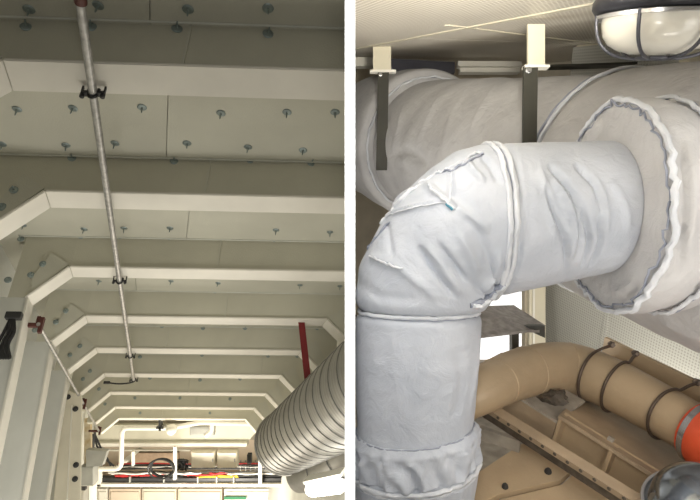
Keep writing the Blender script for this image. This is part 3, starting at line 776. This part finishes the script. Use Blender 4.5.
def build_bag(name, s0, s1, N_, mt, folds, extra=None, seg=150):
    fr = []; ss = []
    for i in range(N_+1):
        s = s0+(s1-s0)*i/N_; c, a, b, r = elbow_frame(s); ed = min(s-s0, s1-s)
        fr.append((c, a, b, r+rad_extra(s)-.012*math.exp(-ed/.012))); ss.append(s)
    fn = lambda i, th, c: .004*noise.noise(c*9)+.0018*noise.noise(c*26)+(extra(ss[i], th, c) if extra else 0)
    bm = bag_rings(fr, fn, seg); bvh = BVHTree.FromBMesh(bm); press(bm, folds, bvh); o = finish(name, bm, mt, t3, smooth=True, clip=1)
    bmq = bmesh.new(); bmq.from_mesh(o.data); bmesh.ops.translate(bmq, verts=bmq.verts[:], vec=world_loc(o)); q = BVHTree.FromBMesh(bmq); bmq.free(); return q
def pleats(s, th, c):     # small gathers that fan out from the outer seam
    r = 0
    if 1.0 < s < 2.0:
        out = math.exp(-((th-math.pi/2)/.7)**2)
        r -= .024*math.sin((s-1)*math.pi)**1.3*max(0, math.sin(th))**1.5
        r += .004*out*math.sin(s*38+2*noise.noise(c*12))*math.sin((s-1)*math.pi)
    return r
vb = build_bag('upright_bag', 0, .995, 60, M['fab'], [([(400, 340), (398, 380), (402, 420)], -.002, .02), ([(455, 335), (462, 380), (452, 425)], .003, .014), ([(480, 330), (476, 370), (470, 410)], -.003, .010)])
eb = build_bag('elbow_bag', 1.0, 2.0, 110, M['fab'], [([(418, 247), (432, 265), (455, 298)], .010, .006), ([(428, 246), (445, 270), (462, 296)], -.006, .008), ([(438, 243), (452, 262), (466, 282)], .007, .006), ([(458, 232), (470, 255), (478, 275)], -.006, .009),
     ([(370, 255), (385, 262), (402, 268)], -.007, .007), ([(383, 215), (410, 208), (446, 201)], -.007, .007), ([(425, 182), (440, 196), (456, 208)], -.009, .008), ([(456, 208), (470, 216), (490, 230)], -.006, .008), ([(450, 168), (451, 185), (450, 200)], .006, .006),
     ([(385, 216), (388, 238), (392, 258)], .005, .008), ([(466, 160), (475, 172), (485, 182)], -.007, .007), ([(478, 152), (492, 168), (500, 185)], .006, .007), ([(358, 282), (380, 296), (420, 300)], .003, .012), ([(400, 268), (415, 280), (440, 300)], -.005, .010),
     ([(500, 250), (495, 275), (480, 295)], -.006, .010), ([(510, 190), (514, 220), (512, 262)], .003, .008)], pleats)
lb = build_bag('limb_bag', 2.005, 3, 120, M['fab'], [([(548, 165), (562, 178), (575, 195), (584, 220)], .011, .006), ([(552, 180), (566, 200), (574, 228), (570, 262)], -.010, .007), ([(560, 178), (580, 205), (590, 240), (582, 268)], .010, .006), ([(545, 185), (555, 215), (566, 245), (566, 278)], .008, .006),
     ([(575, 165), (595, 185), (604, 215)], .008, .007), ([(590, 175), (604, 200), (606, 235)], -.007, .008), ([(598, 215), (602, 240), (590, 268)], .008, .006), ([(540, 170), (550, 200), (556, 240)], -.005, .008), ([(610, 180), (625, 205), (628, 235)], -.004, .01),
     ([(575, 195), (580, 215), (578, 240)], .006, .006), ([(525, 160), (530, 200), (528, 250)], .002, .012)])
# piping rings between bags
def ringpts(s, lift, n=90, wob=.002, tilt=0):
    c, a, b, r = elbow_frame(s); r += rad_extra(s)+lift; tt = a.cross(b).normalized()
    return [c+(a*math.cos(2*math.pi*k/n)+b*math.sin(2*math.pi*k/n))*(r+.003*noise.noise(V((k*.25, s, 1))))+tt*(wob*noise.noise(V((k*.3, s, 5)))+tilt*math.cos(2*math.pi*k/n)) for k in range(n)]
for s, lift, r in ((1.0, -.001, .0045), (1.985, .002, .0058), (2.035, .002, .0062)): cord('seam_cord', ringpts(s, lift), r, M['cord'], t3, .0015, True)
cord('dark_stitching', ringpts(2.008, -.001), .0025, M['stitch'], t3, .002, True)
cord('dark_stitching', ringpts(.985, -.002), .0016, M['stitch'], t3, .002, True)
# stitched seams laid on the elbow
for poly, r, m, w in (([(357, 258), (368, 240), (385, 219), (402, 199), (422, 183)], .005, 'cord', .006), ([(420, 183), (436, 174), (452, 168), (466, 160), (480, 151)], .0035, 'cord', .005),
                      ([(360, 262), (372, 243), (390, 222)], .003, 'stitch', .005), ([(425, 180), (440, 172), (452, 170), (468, 162), (484, 154)], .0028, 'stitch', .005),
                      ([(428, 186), (440, 196), (456, 208)], .0032, 'cord', .006), ([(370, 256), (385, 263), (402, 269)], .0026, 'cord', .005), ([(452, 168), (451, 184), (449, 202)], .0018, 'cord', .002), ([(390, 214), (415, 207), (446, 202)], .0015, 'cord', .002)):
    pts = onto(eb, poly, .001)
    if len(pts) > 3: cord('seam_cord' if m == 'cord' else 'dark_stitching', pts, r, M[m], t3, w)
pts = onto(eb, [(447, 203), (450, 206), (453, 209)], .003); cord('teal_thread', pts, .0028, M['stitch_teal'], t3, .002)
pts = onto(eb, [(512, 262), (507, 277), (495, 290), (483, 300), (470, 305)], .003)
if len(pts) > 3: cord('frayed_edge', pts, .006, M['stitch'], t3, .006); cord('frayed_edge', [p+V((.004, -.004, -.003)) for p in pts], .0045, M['cord'], t3, .007)
# gathered lower cover
N_ = 80; fr = []
def ruf(i, th, c):
    u = i/N_
    if u < .10: a = u/.10*.6
    elif u < .32: a = 1
    elif u < .40: a = 1-(u-.32)/.08*.9
    else: a = .12
    ph = th*16+4*noise.noise(V((math.cos(th)*2, math.sin(th)*2, 1+u*5)))+u*7*noise.noise(V((math.cos(th)*3, math.sin(th)*3, 9)))
    k = noise.noise(V((math.cos(th)*3, math.sin(th)*3, 6)))
    fold = (.5+.5*math.sin(ph))**1.5-.4
    q = noise.noise(V((math.cos(th+u*.9)*6.5, math.sin(th+u*.9)*6.5, u*3.0)))
    q2 = noise.noise(V((math.cos(th-u*.6)*12, math.sin(th-u*.6)*12, 4+u*4.0)))
    return a*(.010*fold*(1+1.2*k)+.012*q+.006*q2)+.003*noise.noise(c*12)
for i in range(N_+1):
    u = i/N_; z = -.412-u*.26
    r = .137+.012*min(1, u/.06)
    if .32 < u < .40: r -= .004
    if u >= .40: r -= .012*min(1, (u-.40)/.25)
    # the cover is set a little askew (higher on the right)
    fr.append((V((S0.x-.009, S0.y, z)), B0, -h, r))
bm = bag_rings(fr, ruf, 220)
for v in bm.verts: v.co.z += .09*(v.co.x-S0.x)*1.2+.03*(v.co.y-S0.y)
t4 = thing('gathered_cover', 'gathered silver cloth cuff tied round the foot of the lagged elbow pipe', 'cover', fr[-1][0])
finish('cuff_cloth', bm, M['fab'], t4, smooth=True, clip=1)
def tie(z, r, rr, m, nm):
    pts = circle((S0.x-.009, S0.y, z), B0, -h, r, 90, .004, 2)
    for p in pts: p.z += .108*(p.x-S0.x)+.03*(p.y-S0.y)
    cord(nm, pts, rr, M[m], t4, .003, True)
tie(-.413, .138, .002, 'stitch', 'draw_string'); tie(-.503, .149, .0055, 'cord', 'hem_cord'); tie(-.513, .146, .003, 'cord', 'hem_cord')

# hangers of the main pipe
def hanger(x0, x1, ytop, ybot, z, lab, tab):
    hs = [h for bv in (b1, b2, b3) for h in onto(bv, [((x0+x1)/2, y) for y in range(80, 190, 6)]+[((x0+x1)/2, 192)], 0, 1)]
    z = min([h.y for h in hs if h.y > 1.2])-.02; print('hanger', z)
    t = thing('pipe_hanger', lab, 'hanger', px((x0+x1)/2, ybot, z), 'steel hangers of the big pipe')
    bm = new(); slab(bm, [px(x0, ytop, z), px(x1, ytop, z), px(x1-2, ybot, z), px(x0-2, ybot, z)], Y*.012); st_ = finish('strap', bm, M['strap'], t)
    tx0, ty0, tx1, ty1 = tab
    c = hit_plane((tx0+tx1)/2, ty0, VR*HR, VR)
    bm = new(); slab(bm, [px(tx0, ty0, z), px(tx1, ty0, z), px(tx1, ty1, z), px(tx0, ty1, z)], Y*.012); finish('ceiling_tab', bm, M['creamR'], t)
    bm = new(); slab(bm, [px(tx0-3, ty1-2.5, z-.005), px(tx1+5, ty1-2.5, z-.005), px(tx1+5, ty1, z-.005), px(tx0-3, ty1, z-.005)], Y*.03); finish('foot_plate', bm, M['white'], t)
    bm = new(); lathe(bm, px((x0+x1)/2-3, ytop+5, z), (0, -1, 0), [(0, .010), (.008, .010), (.009, .006), (.018, .006)], 10); finish('bolt', bm, M['steel'], st_)
hanger(524, 538, 66, 205, 1.72, 'dark strap hanger crossing the big pipe just right of the elbow top', (528, 24, 545, 67))
hanger(378, 389, 70, 170, 2.78, 'dark strap hanger at the far left end of the big pipe', (373, 44, 391, 72))
bm = new(); slab(bm, [px(550, 64.5, 2.3), px(692, 60, 2.3), px(692, 62, 2.3), px(550, 66.5, 2.3)], Y*.05)
tag(finish('thin_rail', bm, M['strap']), 'thin dark rail behind the caged lamp, just above the big pipe', 'rail')
bm = new(); rbox(bm, 689, 50, 712, 66, 1.62, .05); tag(finish('bracket_tab', bm, M['creamR']), 'cream bracket tab at the right picture edge below the caged lamp', 'bracket')

# caged lamp
zl = 1.0; CL = px(662, 9, zl)
t = thing('caged_lamp', 'caged ceiling lamp with frosted glass and dark round housing at top right', 'lamp', CL+VR*.06)
bm = new(); lathe(bm, CL, -VR, [(0, .100), (.025, .100), (.045, .096), (.060, .086), (.070, .070), (.078, .045), (.080, .01)], 48); finish('glass_bowl', bm, M['glassw'], t, smooth=True)
bm = new(); lathe(bm, CL+VR*.002, VR, [(-.010, .103), (-.008, .114), (.0, .120), (.012, .120), (.02, .115), (.045, .105), (.060, .100), (.061, .01)], 48); hs_ = finish('housing', bm, M['housing'], t, smooth=True)
bm = new(); lathe(bm, CL-VR*.010, -VR, [(0, .101), (.0, .112), (.006, .112), (.006, .101)], 48); finish('clamp_ring', bm, M['steel'], hs_, smooth=True)
ea = BR; eb_ = VR.cross(BR)
for k in range(6):
    th = math.radians(25+60*k); d = ea*math.cos(th)+eb_*math.sin(th)
    pts = smoothpath([CL-VR*.008+d*.110, CL-VR*.03+d*.109, CL-VR*.058+d*.099, CL-VR*.078+d*.076, CL-VR*.086+d*.045, CL-VR*.086+d*.030], 5)
    bm = new(); tube(bm, pts, .0034, 8); finish('cage_wire', bm, M['cage'], t, smooth=True)
for r, hh in ((.032, .086),):
    bm = new(); tube(bm, circle(CL-VR*hh, ea, eb_, r, 30), .0034, 8, closed=True); finish('cage_ring', bm, M['cage'], t, smooth=True)

# shelf plate
t = thing('shelf_bracket', 'speckled grey steel bracket plate sticking out right of the lagged elbow', 'bracket', px(515, 350, 1.75))
bm = new(); slab(bm, [px(478, 306, 1.78), px(514, 305, 1.95), px(545, 325, 1.75), px(545, 330, 1.72), px(528, 330, 1.66), px(478, 336, 1.60)], Z*-.008); finish('plate', bm, M['plate'], t)
bm = new(); slab(bm, [px(526, 326, 1.70), px(545, 326, 1.70), px(545, 338, 1.70), px(536, 334, 1.70)], Y*.04); finish('lip', bm, M['strap'], t)
bm = new(); rbox(bm, 512, 331, 519, 372, 1.75, .03); finish('leg', bm, M['strap'], t)
for (x, y) in ((491, 316), (510, 322)):
    p = hit_plane(x, y, px(500, 320, 1.76), V((0, -.15, 1)).normalized()); bm = new(); lathe(bm, p-Z*.004, Z, [(0, .006), (.008, .006), (.009, .002)], 8); finish('rivet', bm, M['steel'], t)

# beige pipe
t = thing('beige_pipe', 'beige painted pipe with an elbow, strapped down along the wall', 'pipe', px(600, 440, 1.6))
R_ = .071
path = smoothpath([px(455, 402, 1.50), px(484, 389, 1.52), px(512, 376, 1.60), px(542, 369, 1.68), px(572, 369, 1.72), px(608, 382, 1.64), px(650, 404, 1.53), px(694, 429, 1.41)], 8)
RP = lambda i: 25.0/F*path[i].y*(.86+.14*min(1, i/24))*1.02
bm = new(); tube(bm, path, [RP(i) for i in range(len(path))], 40); finish('tube', bm, M['beige'], t, smooth=True, clip=1)
def ring_on(i, r, rr, m, nm, a0=None, a1=None, par=None):
    c = path[i]; tt = (path[i+1]-path[i-1]).normalized(); a = (Z-tt*Z.dot(tt)).normalized(); b = tt.cross(a)
    bm = new(); tube(bm, circle(c, a, b, r, 48), rr, 8, closed=True); finish(nm, bm, M[m], par or t, smooth=True)
for i in (12, 20, 31): ring_on(i, RP(i)-.001, .0026, 'beige', 'weld_bead')
# U-bolts over the pipe, footed on the beam behind it
def ubolt(xf, yf, i, lab, zf=1.66):
    c = path[i]; tt = (path[i+1]-path[i-1]).normalized(); foot = px(xf, yf, zf)
    bdir = (foot-c); bdir = (bdir-tt*bdir.dot(tt)).normalized(); fdir = tt.cross(bdir).normalized()
    if fdir.dot(V((0, -1, .6))) < 0: fdir = -fdir
    tg = thing('u_bolt', lab, 'bolt', foot, 'u-bolts over the beige pipe')
    r = RP(i)+.004; pts = [foot+(V((0, 0, 1)))*0]
    for k in range(0, 15):
        th = math.radians(62-k*14)       # from beside the foot over the top to the front underside
        pts.append(c+bdir*math.sin(th)*r*1.0+fdir*math.cos(th)*r)
    pts = [foot, foot.lerp(pts[1], .5)+fdir*.004]+pts[1:]
    bm = new(); tube(bm, smoothpath(pts, 3), .0046, 8); rd_ = finish('rod', bm, M['rod'], tg, smooth=True)
    bm = new(); lathe(bm, foot+Y*.012, (-.3, -1, .1), [(0, .011), (.012, .011), (.013, .006), (.03, .006)], 6); finish('nut', bm, M['rod'], rd_)
ubolt(613, 345, 37, 'rusty u-bolt over the beige pipe, nearest its elbow'); ubolt(637, 354, 42, 'rusty u-bolt over the beige pipe, middle of three'); ubolt(699, 383, 51, 'rusty u-bolt over the beige pipe beside the orange hose', 1.50)
# beam behind the pipe
t = thing('beige_angle_beam', 'beige steel angle beam behind the beige pipe, carrying its u-bolts', 'beam', px(650, 370, 1.74))
a = px(603, 346, 1.80); b = px(760, 424, 1.40)
dirb = (b-a).normalized(); upb = (VR-dirb*VR.dot(dirb)).normalized(); outb = dirb.cross(upb)
if outb.y < 0: outb = -outb
bm = new(); slab(bm, [a-upb*.04, b-upb*.04, b+upb*.032, a+upb*.032], outb*.012); finish('upright_leg', bm, M['beige'], t)
bm = new(); slab(bm, [a-upb*.04, b-upb*.04, b-upb*.04-outb*.08, a-upb*.04-outb*.08], upb*.010); finish('foot_leg', bm, M['beige'], t)
# orange hose with steel clamp
c = px(706, 431, 1.47); tt = (path[-1]-path[-6]).normalized(); a = tt.orthogonal().normalized()
t = thing('orange_hose', 'orange-red rubber hose sleeve clamped on the beige pipe at the right edge', 'hose', c)
c0_ = px(696, 430, 1.40)
bm = new(); lathe(bm, c0_, tt, [(0, .062), (0, .076), (.006, .080), (.02, .080), (.03, .084), (.06, .092), (.12, .096), (.2, .095), (.2, .02)], 48); finish('sleeve', bm, M['orange'], t, smooth=True)
bm = new(); lathe(bm, c0_+tt*.010, tt, [(0, .078), (0, .083), (.016, .083), (.016, .078)], 48); finish('clamp_band', bm, M['steel'], t, smooth=True)
# chrome dome
t = thing('chrome_dome', 'dark shiny metal dome at the bottom right corner', 'dome', px(708, 560, 1.12))
cdm = px(708, 516, 1.12)
bm = new(); lathe(bm, cdm, (-.1, -.35, 1), [(-.08, .10), (-.03, .118), (0, .122), (.012, .120), (.02, .112)]+[(.02+.075*math.sin(u*math.pi/20), .110*math.cos(u*math.pi/20)) for u in range(1, 11)], 56); finish('dome_shell', bm, M['chrome'], t, smooth=True)
bm = new(); d_ = V((-.1, -.35, 1)).normalized(); a = d_.orthogonal().normalized(); tube(bm, circle(cdm+d_*.012, a, d_.cross(a), .121, 56), .005, 8, closed=True); finish('rim', bm, M['steel'], t, smooth=True)

# machine bed
t = thing('machine_bed', 'beige steel bed with stiffening ribs below the beige pipe', 'bed', px(600, 520, 1.5))
TB = [px(559, 415, 1.50), px(669, 484, 1.30), px(760, 520, 1.30), px(760, 455, 1.60), px(600, 395, 1.80), px(575, 398, 1.80)]
nb = (TB[1]-TB[0]).cross(TB[4]-TB[0]).normalized()
if nb.z < 0: nb = -nb
TB = [hit_plane(x, y, TB[0], nb) for x, y in ((559, 415), (669, 484), (740, 528), (760, 455), (612, 393), (578, 397))]
bm = new(); slab(bm, TB, -nb*.010); finish('top_plate', bm, M['beige_plate'], t)
fd = (TB[1]-TB[0]).normalized(); dn = (-VR-fd*(-VR).dot(fd)).normalized(); back = fd.cross(dn)
if back.y < 0: back = -back
f0 = TB[0]+dn*.010+back*.03; f1 = TB[1]+dn*.01+back*.03
bm = new(); slab(bm, [f0, f1, f1+dn*.12, f0+dn*.12], back*.01); finish('front_plate', bm, M['beige'], t)
for x, y in ((559.5, 415.5), (610, 447.5), (664, 481)):
    p = hit_plane(x, y, TB[0], nb)+dn*.008
    bm = new(); slab(bm, [p, p+back*.035, p+back*.035+dn*.105, p+dn*.105], fd*.010); finish('rib', bm, M['beige'], t)
bm = new(); block(bm, hit_plane(610, 441, TB[0], nb)+nb*.006, fd, nb, fd.cross(nb), .016, .012, .012, .002); finish('stud', bm, M['dusty'], t)
# left continuation of the bed, dusty
e0 = TB[0]-fd*.30
bm = new(); slab(bm, [TB[0]+dn*.03, e0+dn*.03, e0+dn*.13, TB[0]+dn*.13], back*.012); finish('side_plate', bm, M['beige_plate'], t)
bm = new(); slab(bm, [TB[0]+dn*.03, e0+dn*.03, e0+dn*.03+back*.16, TB[0]+dn*.03+back*.16], nb*.006); finish('ledge', bm, M['dusty'], t)
# rail with bolts
t = thing('bed_rail', 'dark dirty rail with a row of bolts along the foot of the bed', 'rail', px(560, 470, 1.35))
r0 = px(466, 399, 1.60); r1 = px(642, 512, 1.20); rd = (r1-r0).normalized()
bm = new(); bar(bm, r0, r1, V((0, -.5, .8)), .030, .02); rb_ = finish('rail_bar', bm, M['rail'], t)
wv = V((0, -.5, .8)); wv = (wv-rd*wv.dot(rd)).normalized(); nv = rd.cross(wv); 
if nv.y > 0: nv = -nv
bm = new(); bar(bm, r0+wv*.022, r1+wv*.022, wv, .016, .03); finish('rail_edge', bm, M['beige_plate'], t)
for i in range(14):
    p = r0.lerp(r1, .05+i*.068); bm = new(); lathe(bm, p+wv*.024+nv*.012, nv, [(0, .005), (.005, .005), (.006, .002)], 6); finish('bolt', bm, M['rail'], rb_)
# lower covers on the left
bm0 = 0
t = thing('lower_cover', 'beige lower machine cover with rounded corner beside the gathered cuff', 'cover', px(520, 520, 1.2))
lc = [px(478, 470, 1.26), px(500, 456, 1.32), px(528, 441, 1.38), px(538, 444, 1.38), px(580, 470, 1.30)]
nl = V((-.1, -.45, .9)).normalized()
def lpl(x, y): return hit_plane(x, y, px(520, 465, 1.48), nl)
bm = new(); slab(bm, [lpl(*q) for q in ((440, 494), (476, 474), (500, 458), (522, 444), (531, 441), (540, 443), (576, 466), (560, 480), (500, 494), (460, 512))], -nl*.02)
finish('top_sheet', bm, M['beige'], t)
bm = new(); slab(bm, [lpl(*q)-nl*.012 for q in ((462, 516), (502, 496), (562, 481.5), (578, 468), (650, 520), (600, 600), (440, 600))], -nl*.02); finish('front_sheet', bm, M['beige'], t)
for (x, y, r) in ((505, 487, .009), (548, 472, .010)):
    p = lpl(x, y); bm = new(); lathe(bm, p, nl, [(0, r), (.006, r*.9), (.012, r*.5), (.013, .002)], 10); finish('dark_plug', bm, M['darkhole'], t)
t = thing('cross_brace', 'dusty grey flat bars crossing behind the cuff below the beige pipe', 'brace', px(520, 430, 1.62))
for (p, q, w_, m) in ((px(484, 412, 1.66), px(534, 440, 1.50), .035, 'beige_plate'), (px(480, 432, 1.56), px(520, 446, 1.5), .04, 'dusty')):
    bm = new(); bar(bm, p, q, (0, -.4, 1), w_, .012); finish('flat_bar', bm, M[m], t)
t = thing('dark_fitting', 'dark crumbling pipe fitting under the bend of the beige pipe', 'fitting', px(555, 405, 1.85))
bm = new(); rbox(bm, 534, 388, 541, 410, 1.64, .03, .004); finish('stem', bm, M['strap'], t)
bm = new(); bmesh.ops.create_icosphere(bm, subdivisions=3, radius=.045)
for v in bm.verts: v.co = px(554, 400, 1.60)+V((v.co.x*1.1, v.co.y*.6, v.co.z*.7))*(.9+.5*noise.noise(v.co*40))
finish('lagging_lump', bm, M['rail'], t)
# floor of the right room
bm = new(); slab(bm, [V((.005, .2, -.95)), V((3.6, .2, -.95)), V((3.6, 5, -.6)), V((.005, 5, -.6))], Z*-.05)
tag(finish('floor_right', bm, M['dusty']), kind='structure')
print('faces', sum(len(o.data.polygons) for o in COL.objects if o.type == 'MESH'))
